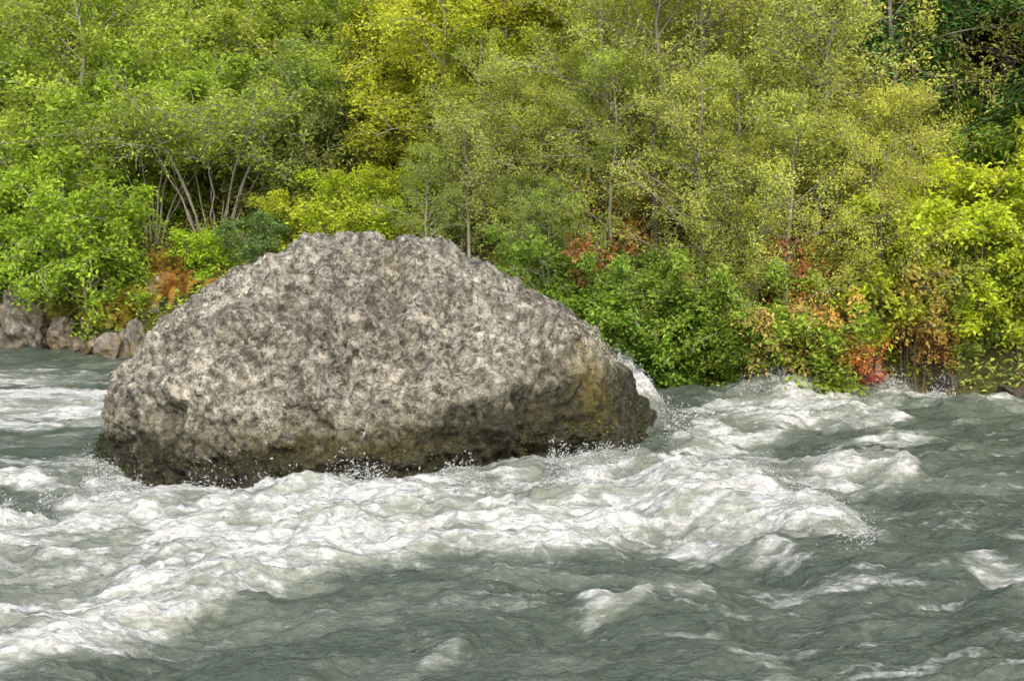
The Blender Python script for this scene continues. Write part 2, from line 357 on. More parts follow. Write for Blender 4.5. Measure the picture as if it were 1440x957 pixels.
# ------------------------------------------------------------------ the river
def band(u, v, rows, soft=14.0):
    r = np.array(rows, float); t = np.interp(u, r[:, 0], r[:, 1]); b = np.interp(u, r[:, 0], r[:, 2]); s = np.interp(u, r[:, 0], r[:, 3], left=r[0, 3], right=r[-1, 3])
    hw = np.maximum((b - t) * 0.5, 3); so = np.minimum(soft, hw)
    return s * smooth(0, so * 2, (v - t) + so) * smooth(0, so * 2, (b - v) + so)
BANDS = [
    ([(-300, 750, 940, .66), (0, 738, 938, .68), (100, 694, 928, .72), (200, 672, 905, .8), (300, 660, 868, .95), (400, 660, 828, 1), (500, 674, 806, 1), (600, 682, 797, .95), (700, 690, 786, .85), (800, 672, 774, .85), (900, 654, 764, .9), (950, 668, 768, 1), (1000, 680, 776, 1.05), (1050, 692, 786, 1.05), (1100, 716, 790, 1), (1150, 742, 792, .9), (1200, 764, 790, .7), (1270, 776, 786, 0)], 16),
    ([(930, 600, 640, 0), (960, 585, 640, .35), (1000, 566, 635, .55), (1060, 552, 622, .68), (1120, 548, 604, .8), (1180, 548, 606, .72), (1220, 553, 588, .62), (1300, 556, 584, .6), (1440, 564, 590, .55), (1800, 570, 590, .5)], 10),
    ([(925, 640, 684, .5), (1000, 622, 676, .55), (1100, 640, 690, .5), (1180, 650, 690, .72), (1265, 658, 690, .7), (1295, 672, 686, 0)], 9),
    ([(1160, 618, 634, 0), (1220, 612, 634, .6), (1330, 612, 632, .55), (1400, 620, 632, 0)], 6),
    ([(1290, 775, 786, 0), (1360, 772, 800, .48), (1440, 776, 836, .55), (1800, 780, 840, .5)], 22),
    ([(785, 872, 882, 0), (820, 856, 880, .68), (900, 847, 872, .72), (1000, 846, 868, .72), (1035, 862, 872, 0)], 6),
    ([(555, 900, 915, 0), (585, 892, 912, .42), (625, 884, 902, .42), (650, 884, 894, 0)], 6),
    ([(980, 930, 950, 0), (1010, 926, 952, .6), (1060, 936, 965, .6), (1110, 955, 975, 0)], 7),
    ([(1180, 870, 890, 0), (1220, 874, 900, .45), (1290, 890, 918, .45), (1350, 905, 920, 0)], 8),
    ([(-400, 515, 545, .5), (60, 518, 545, .5), (175, 525, 540, .2), (215, 525, 540, 0)], 7),
    ([(-400, 558, 604, .85), (100, 556, 604, .85), (165, 560, 600, .7), (230, 565, 590, 0)], 8),
    ([(-300, 850, 990, .55), (40, 852, 985, .55), (110, 865, 960, .4), (170, 880, 930, 0)], 16),
]
PIL = on_plane(893, 545, (0, 1, 0), 16.3)     # the pillow of water piled against the boulder's upstream side
def river_fields(x, y):
    n = len(x); u, v = project(x, y, np.zeros(n))
    P = np.stack([x, y, np.zeros(n)], 1)
    A = np.array([-0.97, -0.24]); B = np.array([0.24, -0.97])
    al, pe = x * A[0] + y * A[1], x * B[0] + y * B[1]
    def fl(sa, sb, z=0.0): return np.stack([al / sa, pe / sb, np.full(n, z)], 1)
    far = np.clip(y / 12, 0.6, 2.2)
    wob = (fbm(fl(1.2, .6), 3, 51) - 0.5) * 46 / far + (fbm(fl(.35, .2), 2, 52) - 0.5) * 22 / far
    wobu = (fbm(fl(1.0, .7, 5), 3, 53) - 0.5) * 90
    env = np.zeros(n)
    body = np.zeros(n)
    for k, (rows, soft) in enumerate(BANDS):
        e1 = band(u + wobu * (1 if k < 3 else 1.6), v + wob * (1 if k < 3 else 1.4), rows, soft); env = np.maximum(env, e1); body = np.maximum(body, e1 * (1.0 if k < 3 else .25))
    pil = np.exp(-((x - 1.15 - 0.3 * (16.6 - y)) / 0.42) ** 2 - ((y - 16.5) / 0.9) ** 2)
    env = np.maximum(env, 0.68 * smooth(0.12, 0.5, pil))
    warp = np.stack([fbm(fl(.8, .4, 2), 2, 61) - .5, fbm(fl(.8, .4, 9), 2, 62) - .5, np.zeros(n)], 1) * 1.6
    n1 = fbm(fl(.55, .26) + warp, 4, 63, .6); n2 = ridged(fl(.32, .14) + warp, 3, 64); n3 = fbm(fl(.16, .05) + warp, 3, 65)
    foam = env * .70 + ((n1 - 0.5) * 1.9 + (n2 - 0.62) * 0.9 + (fbm(fl(.35, .06, 4) + warp, 3, 68) - .5) * 1.0) * smooth(0.02, .5, env) - 0.03
    fleck = smooth(0.54, 0.76, fbm(fl(.7, .13, 3) + warp, 4, 66, .62)) * 0.5
    lace = smooth(.80, .97, ridged(fl(.55, .17, 6) + warp * 1.3, 2, 69)) * (.30 + .25 * smooth(.0, .3, env)) * smooth(.42, .6, fbm(fl(1.6, .8, 8), 2, 70))
    foam = np.maximum(foam, lace)
    foam = np.maximum(foam, fleck * (0.55 + 0.45 * smooth(900, 1250, u)))
    milk = np.clip(env * 0.9 + (n1 - .5) * .7 + 0.02, 0, 1) * smooth(0.0, 0.5, env) + 0.22 * smooth(.45, .75, fbm(fl(1.4, .35, 7), 3, 67))
    # heights
    z = (fbm(fl(1.9, 1.0), 3, 71) - .5) * .34 + (fbm(fl(.62, .34) + warp * .5, 2, 72) - .5) * .24 + (ridged(fl(.26, .12) + warp * .6, 3, 73) - .6) * .085
    calm = 1 - 0.65 * smooth(300, -50, u) * smooth(720, 640, v)
    z *= calm
    e = np.clip(np.maximum(body, .68 * smooth(0.12, 0.5, pil)), 0, 1)
    z += e * 0.10 + e * ((n2 - .6) * .06 + (n1 - .5) * .12 + (n3 - .5) * .09)
    z += e * (ridged(fl(.14, .05) + warp, 2, 75) - .6) * 0.03
    def crest(u0, v0, u1, v1, h, wid):
        t = np.clip((u - u0) / (u1 - u0), 0, 1); vc = v0 + (v1 - v0) * t; k = smooth(0, .25, (u - u0) / (u1 - u0)) * smooth(0, .25, (u1 - u) / (u1 - u0))
        dv = (v + wob * .5 - vc) / wid
        return h * k * np.exp(-np.where(dv < 0, dv * dv * .7, dv * dv * 1.6))
    z += crest(780, 858, 1060, 856, .09, 18) + crest(880, 700, 1230, 775, .15, 38) + crest(250, 740, 900, 735, .12, 45)
    z += crest(700, 800, 1180, 812, -.10, 22) + crest(950, 572, 1900, 582, .07, 16) + crest(1050, 690, 1330, 720, -.14, 26) + crest(1130, 668, 1320, 676, .10, 12)
    z += crest(-300, 575, 260, 575, .10, 18) + crest(120, 860, 420, 850, .10, 30) + crest(540, 902, 680, 896, .03, 12)
    z += pil * (0.66 + 0.55 * (n1 - .5) + .35 * (n3 - .5))
    return z, np.clip(foam, 0, 1.4), milk, env
def build_river():
    fx = np.arange(-9.6, 9.6, 0.029); ex = np.concatenate([[0.04], 0.04 * 1.13 ** np.arange(1, 52)]).cumsum(); ex = ex[ex < 34]
    xs = np.concatenate([fx[0] - ex[::-1], fx, fx[-1] + ex])
    ys = [6.6]
    while ys[-1] < 28.5: ys.append(ys[-1] + 0.0165 * (ys[-1] / 8) ** 1.12)
    ys = np.concatenate([np.linspace(-14, 6.0, 34), [6.3], np.array(ys), [29.5, 31, 33]])
    X, Y = np.meshgrid(xs, ys); x, y = X.ravel(), Y.ravel()
    z, foam, milk, env = river_fields(x, y)
    fade = smooth(5.5, 6.8, y) * smooth(40, 14, np.abs(x)); z *= fade
    nx, ny = len(xs), len(ys); i = (np.arange(ny - 1)[:, None] * nx + np.arange(nx - 1)[None]).ravel()
    keep = (y < shore_y(x) + 1.6)
    F = np.stack([i, i + 1, i + nx + 1, i + nx], 1); F = F[keep[F].all(1)]
    used = np.zeros(len(x), bool); used[F.ravel()] = True; idx = np.cumsum(used) - 1
    P = np.stack([x, y, z], 1)[used]; F = idx[F]
    me = mesh_from('river', P, F, water_material(), True, {'foam': ('FLOAT', foam[used]), 'milk': ('FLOAT', milk[used])})
    tag(link('river', me), kind='structure')
build_river()

def build_spray():
    rng = np.random.default_rng(5); C = []; Rr = []
    def burst(u0, u1, vtop, n, hmean, jit=10, size=0.008):
        n = n * 3
        u = rng.uniform(u0, u1, n); v = np.interp(u, *zip(*vtop)) + rng.normal(0, jit, n)
        k = fbm(np.stack([u / 34, v / 30, np.zeros(n)], 1), 2, 91); keep = rng.uniform(0, 1, n) < smooth(.38, .62, k); u, v, k = u[keep], v[keep], k[keep]
        p = np.array([on_water(a, b) for a, b in zip(u, v)])
        z0 = river_fields(p[:, 0], p[:, 1])[0]
        p[:, 2] = z0 + np.minimum(rng.exponential(hmean * .6, len(u)), hmean * 2.2) * np.maximum(k - .34, .02) * 5 - .01
        C.append(p); Rr.append(size * .30 * np.minimum(rng.lognormal(0, .55, len(u)), 3.0))
    burst(140, 780, [(140, 690), (300, 678), (400, 672), (480, 680), (690, 692), (780, 684)], 5200, .075, 9, .009)
    burst(330, 520, [(330, 668), (430, 664), (520, 676)], 2600, .15, 7, .009)
    burst(760, 930, [(760, 684), (930, 648)], 1300, .05, 12, .008)
    burst(1020, 1230, [(1020, 690), (1100, 712), (1180, 756), (1200, 765)], 1500, .03, 20, .006)
    burst(0, 200, [(0, 740), (100, 700), (200, 680)], 1800, .05, 14, .008)
    burst(1040, 1440, [(1040, 556), (1200, 552), (1440, 566)], 2600, .07, 5, .012)
    burst(930, 1010, [(930, 620), (1010, 575)], 700, .06, 12, .010)
    n = 4500; p = np.stack([PIL[0] - .05 + rng.normal(0, .30, n), 16.45 + rng.normal(0, .5, n), np.zeros(n)], 1)
    z0 = river_fields(p[:, 0], p[:, 1])[0]; p[:, 2] = z0 + rng.exponential(.03, n); C.append(p); Rr.append(.003 * rng.lognormal(0, .4, n))
    C = np.concatenate(C); Rr = np.concatenate(Rr); n = len(C)
    oc = np.array([[1, 1, 1], [-1, -1, 1], [-1, 1, -1], [1, -1, -1]], float); of = np.array([[0, 1, 3], [0, 2, 1], [0, 3, 2], [1, 2, 3]])
    # droplets drawn out along their flight
    dr = rng.normal(0, 1, (n, 3)); dr *= .55; dr += np.stack([(vnoise(C * 3.1, 201) - .5) * 4, (vnoise(C * 3.1, 202) - .5) * 2, .5 + 0 * C[:, 0]], 1); dr /= np.linalg.norm(dr, axis=1)[:, None]; st = rng.uniform(.3, 5.0, n); Rr = Rr * .78
    V = oc[None] * Rr[:, None, None]; V = V + (V @ dr[:, :, None]) * dr[:, None, :] * st[:, None, None] + C[:, None]
    F = of[None] + 4 * np.arange(n)[:, None, None]
    me = mesh_from('spray', V.reshape(-1, 3), F.reshape(-1, 3), spray_material(), True)
    tag(link('spray', me), 'white spray of droplets thrown up around the boulder and wave crests', 'spray', kind='stuff')
build_spray()

# ------------------------------------------------------------------ rocks along the far bank
ROCK = bank_rock_material()
def rock_mesh(seed, sx, sy, sz):
    V, F = ico(5); rng = np.random.default_rng(seed); P = V.copy()
    for k in range(9):
        n = rng.normal(0, 1, 3); n /= np.linalg.norm(n); pr = P @ n - rng.uniform(.32, .62); P -= n * (np.maximum(pr, 0) * .99)[:, None]
    P *= (sx, sy, sz); nn = V
    P = P + nn * ((fbm(P * 2.2 + seed, 4, seed) - .5) * .4 * min(sx, sz) + (ridged(P * 6 + seed, 3, seed) - .6) * .32 * min(sx, sz))[:, None]
    return mesh_from('bank_rock', P, F, ROCK, True)
ROCKS = [  # u, v of the foot, half width, half height, tint, label
    (22, 488, 1.15, 1.05, (1.05, 1.02, .98), 'largest tawny grey rock of the bank, rising from the still green water'),
    (76, 484, .6, .62, (1.1, 1.02, .95), 'pinkish upright rock against the side of the largest bank rock'),
    (104, 488, .30, .22, (.75, .68, .6), 'small dark brown rock at the water line next to the pinkish rock'),
    (128, 486, .32, .30, (1.2, 1.1, .95), 'small pale tan rock at the water line under the ochre ferns'),
    (152, 482, .34, .40, (1.1, 1.05, 1.0), 'blocky grey rock under the ochre fern, two from the boulder'),
    (178, 478, .42, .48, (.8, .8, .74), 'mossy dark rock beside the boulder at the far bank'),
    (212, 452, .62, .62, (1.55, 1.55, 1.55), 'pale whitish grey rock leaning behind the shoulder of the boulder'),
    (-50, 486, .9, .7, (.9, .84, .8), 'tawny rock at the outer end of the bank rocks'),
    (40, 436, .55, .5, (1.0, .95, .9), 'rough grey rock resting above the largest bank rock'),
    (8, 415, .6, .5, (.95, .85, .8), 'brownish rock at the top of the bank, under the bright green shrub'),
]
def build_rocks():
    for i, (u, v, a, b, t, lab) in enumerate(ROCKS):
        p = on_water(u, 491 if v > 470 else v); p[1] = float(shore_y(np.array(p[0]))) - .15 - a * .35; p[0] = (u - CU) / FPX * p[1]
        if v <= 470:
            y = shore_y(np.array(on_water(u, 491)[0])) + (491 - v) / 60.0; p = at_depth(u, v, float(y))
        o = link('bank_rock', rock_mesh(100 + i, a, a * .8, b)); o.location = (p[0], p[1] + a * .35, p[2] + b * .5); o.rotation_euler = (0, 0, i * 1.7)
        o.color = (*t, 1); tag(o, lab, 'rock', 'rocks along the far bank')
    dark = [(960, .35), (1040, .3), (1120, .4), (1180, .3), (1262, .35), (1330, .3), (1400, .45), (1450, .4)]
    for i, (u, a) in enumerate(dark):
        x = at_depth(u, 540, 21.5)[0]; y = float(shore_y(np.array(x))) + .1
        o = link('bank_rock', rock_mesh(140 + i, a, a * .8, a * .7)); o.location = (x, y, .12); o.rotation_euler = (0, 0, i * 2.1)
        o.color = (.35, .33, .3, 1); tag(o, 'dark wet rock under the overhanging waterside shrubs, ' + ('nearest the boulder' if i == 0 else ['', 'second', 'third', 'fourth', 'fifth', 'sixth', 'seventh', 'eighth'][i] + ' from the boulder'), 'rock', 'dark rocks below the shrubs')
build_rocks()

# ------------------------------------------------------------------ plants
def tubes(lines):
    """lines: list of (points K x 3, radii K, sides) -> verts, quad faces"""
    VV, FF, off = [], [], 0
    for P, R, k in lines:
        P = np.asarray(P, float); n = len(P); T = np.gradient(P, axis=0); T /= np.linalg.norm(T, axis=1)[:, None] + 1e-9
        ref = np.where(np.abs(T[:, 2:3]) < .9, np.array([[0, 0, 1.]]), np.array([[1., 0, 0]])); U = np.cross(T, ref); U /= np.linalg.norm(U, axis=1)[:, None] + 1e-9; W = np.cross(T, U)
        a = np.arange(k) * 2 * math.pi / k
        ring = P[:, None] + np.asarray(R)[:, None, None] * (np.cos(a)[None, :, None] * U[:, None] + np.sin(a)[None, :, None] * W[:, None])
        VV.append(ring.reshape(-1, 3)); i = np.arange(n - 1)[:, None] * k; j = np.arange(k)[None]
        FF.append(np.stack([(i + j), (i + (j + 1) % k), (i + k + (j + 1) % k), (i + k + j)], -1).reshape(-1, 4) + off); off += n * k
    return np.concatenate(VV), np.concatenate(FF)
def leaves(C, size, rng, aspect=.55, up=.6, dirs=None, fold=.25):
    """folded diamond leaves at points C"""
    n = len(C); nr = rng.normal(0, 1, (n, 3)); nr[:, 2] = np.abs(nr[:, 2]) + up; nr /= np.linalg.norm(nr, axis=1)[:, None]
    d = rng.normal(0, 1, (n, 3)) if dirs is None else dirs + rng.normal(0, .35, (n, 3))
    d -= (d * nr).sum(1)[:, None] * nr; d /= np.linalg.norm(d, axis=1)[:, None] + 1e-9; s = np.cross(nr, d)
    L = size * rng.uniform(.65, 1.35, n)[:, None]; W = L * aspect
    V = np.stack([C - d * L * .5, C + s * W * .5 + nr * W * fold, C + d * L * .5 - nr * L * .12, C - s * W * .5 + nr * W * fold], 1)
    F = 4 * np.arange(n)[:, None] + np.array([0, 1, 2, 3])[None]
    return V.reshape(-1, 3), F
def bez(a, b, c, n):
    t = np.linspace(0, 1, n)[:, None]; return (1 - t) ** 2 * a + 2 * t * (1 - t) * b + t * t * c
def unit(v): return v / (np.linalg.norm(v) + 1e-9)

def grow(rng, h, stems, spread, crown0, rad, nlimb, ntwig, nleaf, lsize, tr, droop=0.0, jit=.09, aspect=.55, up=.6, twist=.12, inner=.25, prof=None):
    """wood lines by stem, leaf points, per-leaf random"""
    wood = [[] for _ in range(stems)]; LC, LR, LD = [], [], []; per = max(1, nleaf // max(1, stems * nlimb * ntwig))
    for s in range(stems):
        az = 2 * math.pi * (s + rng.uniform(-.3, .3)) / stems; out = spread * rng.uniform(.6, 1.2) if stems > 1 else spread * rng.uniform(0, 1)
        hh = h * rng.uniform(.8, 1.0) if stems > 1 else h
        K = 10; b0 = np.array([math.cos(az), math.sin(az), 0]) * (.10 * (stems > 1)) - np.array([0, 0, .35])
        top = np.array([math.cos(az) * out, math.sin(az) * out, hh]); mid = np.array([math.cos(az) * out * .25, math.sin(az) * out * .25, hh * .55])
        P = bez(b0, mid, top, K); P[1:-1, :2] += rng.normal(0, twist * tr * 6, (K - 2, 2))
        R = np.linspace(tr, tr * .18, K) * rng.uniform(.8, 1.15); R[0] *= 1.5; wood[s].append((P, R, 6))
        for l in range(nlimb):
            t = crown0 + (0.98 - crown0) * ((l + rng.uniform(0, 1)) / nlimb); f = t * (K - 1); i = min(int(f), K - 2); p0 = P[i] + (P[i + 1] - P[i]) * (f - i)
            az2 = l * 2.399 + rng.uniform(-.5, .5) + s; tt = (t - crown0) / (1 - crown0)
            pr = prof(tt) if prof else (math.sin(math.pi * min(1, .22 + tt * .78)) ** .7 + .12)
            ln = rad * pr * rng.uniform(.65, 1.2); el = rng.uniform(.15, .9) - droop * .4
            dv = np.array([math.cos(az2) * math.cos(el), math.sin(az2) * math.cos(el), math.sin(el)])
            p2 = p0 + dv * ln - np.array([0, 0, droop * ln * .55]); pm = p0 + dv * ln * .55 + np.array([0, 0, ln * .10]); Q = bez(p0, pm, p2, 6)
            wood[s].append((Q, np.linspace(tr * .38 * (1 - .6 * t), .005, 6), 4)); lr = rng.uniform(0, 1)
            for k in range(ntwig):
                a = inner + (1 - inner) * (k + rng.uniform(0, 1)) / ntwig; f2 = a * 5; j = min(int(f2), 4); q0 = Q[j] + (Q[j + 1] - Q[j]) * (f2 - j)
                td = unit(dv * .7 + rng.normal(0, .75, 3) - np.array([0, 0, droop * .5])); tl = ln * rng.uniform(.22, .5) * (1.15 - .5 * a)
                q2 = q0 + td * tl - np.array([0, 0, droop * tl * .35]); wood[s].append((np.stack([q0, (q0 + q2) / 2 + rng.normal(0, .02, 3), q2]), np.array([.0075, .0055, .003]), 3))
                m = max(1, int(per * rng.uniform(.5, 1.5))); tq = rng.uniform(.1, 1.08, m)[:, None]
                LC.append(q0 + (q2 - q0) * tq + rng.normal(0, jit, (m, 3))); tw = rng.uniform(0, 1)
                LR.append(np.clip(.42 * rng.uniform(0, 1, m) + .33 * lr + .25 * tw + rng.normal(0, .06, m), 0, 1)); LD.append(np.repeat(td[None], m, 0))
    return wood, np.concatenate(LC), np.concatenate(LR), np.concatenate(LD)

VARIANTS = {}
def variant(kind, seed, bark, split_stems=False, mat=None, **kw):
    rng = np.random.default_rng(seed); ls = kw['lsize']; asp = kw.get('aspect', .55); up = kw.get('up', .6)
    wood, C, R, Dr = grow(rng, **kw)
    V, F = leaves(C, ls, rng, asp, up, Dr)
    lm = mesh_from(kind + '_leaves', V, F, mat or LEAF, False, {'rnd': ('FLOAT', np.repeat(R, 4))})
    if split_stems: wm = [mesh_from(kind + '_stem', *tubes(wd), bark, True) for wd in wood]
    else: wm = [mesh_from(kind + '_wood', *tubes([q for wd in wood for q in wd]), bark, True)]
    VARIANTS.setdefault(kind, []).append((lm, wm, kw['h']))
for k in range(3):
    variant('alder', 10 + k, BARK, h=5.2, stems=1 + (k == 1), spread=.5, crown0=.2, rad=2.0, nlimb=26 if k != 1 else 15, ntwig=9, nleaf=17000, lsize=.088, tr=.075, droop=.25, jit=.10)
for k in range(3):
    variant('sparse', 20 + k, BARK, h=6.2, stems=1, spread=.6, crown0=.16, rad=1.75, nlimb=34, ntwig=10, nleaf=13500, lsize=.066, tr=.07, droop=.05, jit=.09, aspect=.5, up=.3)
for k in range(4):
    variant('bush', 30 + k, BARK, h=2.1, stems=6, spread=1.0, crown0=.22, rad=.85, nlimb=9, ntwig=6, nleaf=11000, lsize=.080, tr=.026, droop=.55, jit=.07)
for k in range(4):
    variant('low', 40 + k, BARK_DARK, h=.95, stems=8, spread=.7, crown0=.12, rad=.45, nlimb=7, ntwig=5, nleaf=6500, lsize=.062, tr=.014, droop=.3, jit=.05, up=.9)
for k in range(2):
    variant('sprig', 55 + k, BARK_DARK, h=1.0, stems=7, spread=.6, crown0=.5, rad=.32, nlimb=5, ntwig=4, nleaf=1700, lsize=.06, tr=.012, droop=.2, jit=.06, up=.7)
for k in range(2):
    variant('willow', 58 + k, BARK, h=1.5, stems=9, spread=.75, crown0=.1, rad=.5, nlimb=9, ntwig=6, nleaf=9500, lsize=.10, tr=.016, droop=.1, jit=.05, aspect=.17, up=.1)
variant('thicket', 50, BARK, True, h=2.9, stems=13, spread=1.7, crown0=.6, rad=.95, nlimb=8, ntwig=7, nleaf=9500, lsize=.078, tr=.026, droop=.25, jit=.08)
variant('conifer', 60, BARK_DARK, mat=NEEDLE, h=11.0, stems=1, spread=.1, crown0=.05, rad=3.0, nlimb=130, ntwig=18, nleaf=90000, lsize=.15, tr=.14, droop=.6, jit=.13, aspect=.26, up=.8, prof=lambda t: 1.05 * (1 - t) + .1)
variant('greytrunk', 75, BARK_MID, h=5.6, stems=1, spread=.5, crown0=.34, rad=1.5, nlimb=34, ntwig=9, nleaf=11000, lsize=.066, tr=.08, droop=.0, jit=.09, aspect=.5, up=.3)
variant('greytrunk', 76, BARK_MID, h=5.6, stems=2, spread=.7, crown0=.34, rad=1.3, nlimb=19, ntwig=9, nleaf=11000, lsize=.066, tr=.07, droop=.0, jit=.09, aspect=.5, up=.3)
variant('palebare', 70, BARK, h=4.3, stems=1, spread=.35, crown0=.42, rad=1.1, nlimb=26, ntwig=8, nleaf=5200, lsize=.07, tr=.065, droop=.0, jit=.09, up=.3)

def blade_plant(kind, seed, n, h, spread, wid, mat, segs=4, pinnate=False):
    rng = np.random.default_rng(seed); VV, FF, RR, off = [], [], [], 0
    for i in range(n):
        az = rng.uniform(0, 2 * math.pi); l = h * rng.uniform(.6, 1.15); r0 = rng.normal(0, spread * .35, 2); o = spread * rng.uniform(.3, 1.1)
        a = np.array([r0[0], r0[1], -.05]); c = a + np.array([math.cos(az) * o, math.sin(az) * o, l * rng.uniform(.55, .95)]); m = a + np.array([math.cos(az) * o * .25, math.sin(az) * o * .25, l])
        P = bez(a, m, c, segs + 1); T = np.gradient(P, axis=0); T /= np.linalg.norm(T, axis=1)[:, None]
        sd = unit(np.cross(T[0] + rng.normal(0, .2, 3), [0, 0, 1])); rv = rng.uniform(0, 1)
        if pinnate:
            K = 22; tt = np.linspace(.18, 1, K); idx = tt * segs; j = np.minimum(idx.astype(int), segs - 1); Q = P[j] + (P[j + 1] - P[j]) * (idx - j)[:, None]; TT = T[j]
            ll = wid * np.sin(np.pi * np.clip(tt * .8 + .12, 0, 1))
            for sg in (-1, 1):
                tip = Q + sd * sg * ll[:, None] + TT * (ll * .5)[:, None] - np.array([0, 0, 1]) * (ll * .2)[:, None]
                b = .011; V = np.stack([Q - TT * b, Q + TT * b, tip, tip - TT * b * .6], 1).reshape(-1, 3); VV.append(V); FF.append(4 * np.arange(K)[:, None] + np.arange(4)[None] + off); off += 4 * K; RR.append(np.clip(np.full(4 * K, rv) + np.repeat(rng.normal(0, .1, K), 4), 0, 1))
        else:
            w = wid * np.linspace(1, .12, segs + 1)[:, None]; V = np.stack([P - sd * w, P + sd * w], 1).reshape(-1, 3); VV.append(V)
            q = 2 * np.arange(segs)[:, None] + np.array([0, 1, 3, 2])[None] + off; FF.append(q); off += len(V); RR.append(np.full(len(V), rv))
    me = mesh_from(kind + '_blades', np.concatenate(VV), np.concatenate(FF), mat, False, {'rnd': ('FLOAT', np.concatenate(RR))})
    VARIANTS.setdefault(kind, []).append((me, [], h))
for k in range(2): blade_plant('fern', 80 + k, 46, .75, .5, .085, LEAF, 5, True)

NAMES = {'alder': ('leafy_tree', 'tree'), 'sparse': ('fine_leaved_tree', 'tree'), 'bush': ('shrub', 'shrub'), 'low': ('low_shrub', 'shrub'), 'thicket': ('stem_thicket', 'shrub'),
         'conifer': ('conifer', 'tree'), 'palebare': ('pale_trunk_tree', 'tree'), 'greytrunk': ('grey_trunk_tree', 'tree'), 'sprig': ('red_leaved_shrub', 'shrub'), 'willow': ('narrow_leaved_shrub', 'shrub'), 'fern': ('fern', 'fern'), 'grass': ('grass_tussock', 'grass')}
WOODNAME = {'willow': 'branches', 'sprig': 'branches', 'bush': 'branches', 'low': 'branches', 'thicket': 'stem'}
GAIN = 2.45
prng = random.Random(7)
def put(kind, pos, hgt, color, label, group=None, var=None, rot=None, lean=0.0, squash=1.0):
    vs = VARIANTS[kind]; lm, wm, h0 = vs[prng.randrange(len(vs)) if var is None else var]
    name, cat = NAMES[kind]; e = link(name, None); e.location = pos; e.rotation_euler = (lean * .4, lean, prng.uniform(0, 6.28) if rot is None else rot); s = hgt / h0
    e.scale = (s * squash, s * squash, s); e.empty_display_size = .2
    tag(e, label, cat, group)
    c = link('crown' if cat == 'tree' else ('blades' if kind == 'grass' else 'fronds' if kind == 'fern' else 'foliage'), lm, e); c.color = (*[min(.6, q * GAIN) for q in color], 1); c['kind'] = 'stuff'
    for m in wm: link('trunk' if cat == 'tree' else WOODNAME.get(kind, 'stem'), m, e)
    return e
CF = {'alder': .62, 'sparse': .58, 'bush': .55, 'low': .5, 'thicket': .7, 'conifer': .4, 'palebare': .5, 'greytrunk': .5, 'sprig': .8, 'willow': .5, 'fern': .45, 'grass': .5}
def base_for(u, v, hgt, cf, dmin=.15):
    """the spot on the slope where a plant of this height has its middle at pixel u, v"""
    prev = None
    for y in np.arange(19.5, 60, .1):
        x = (u - CU) / FPX * (y * cp + 0.0); d = y - float(shore_y(np.array(x)))
        if d < dmin: continue
        z = float(hill_z(x, y)); vv = project(x, y, z + cf * hgt)[1]
        if vv <= v: return (x, y, z - .05)
        prev = (x, y, z - .05)
    return prev
def place(kind, u, v, hgt, color, label, group=None, dmin=.15, **kw):
    return put(kind, base_for(u, v, hgt, CF[kind], dmin), hgt, color, label, group, **kw)

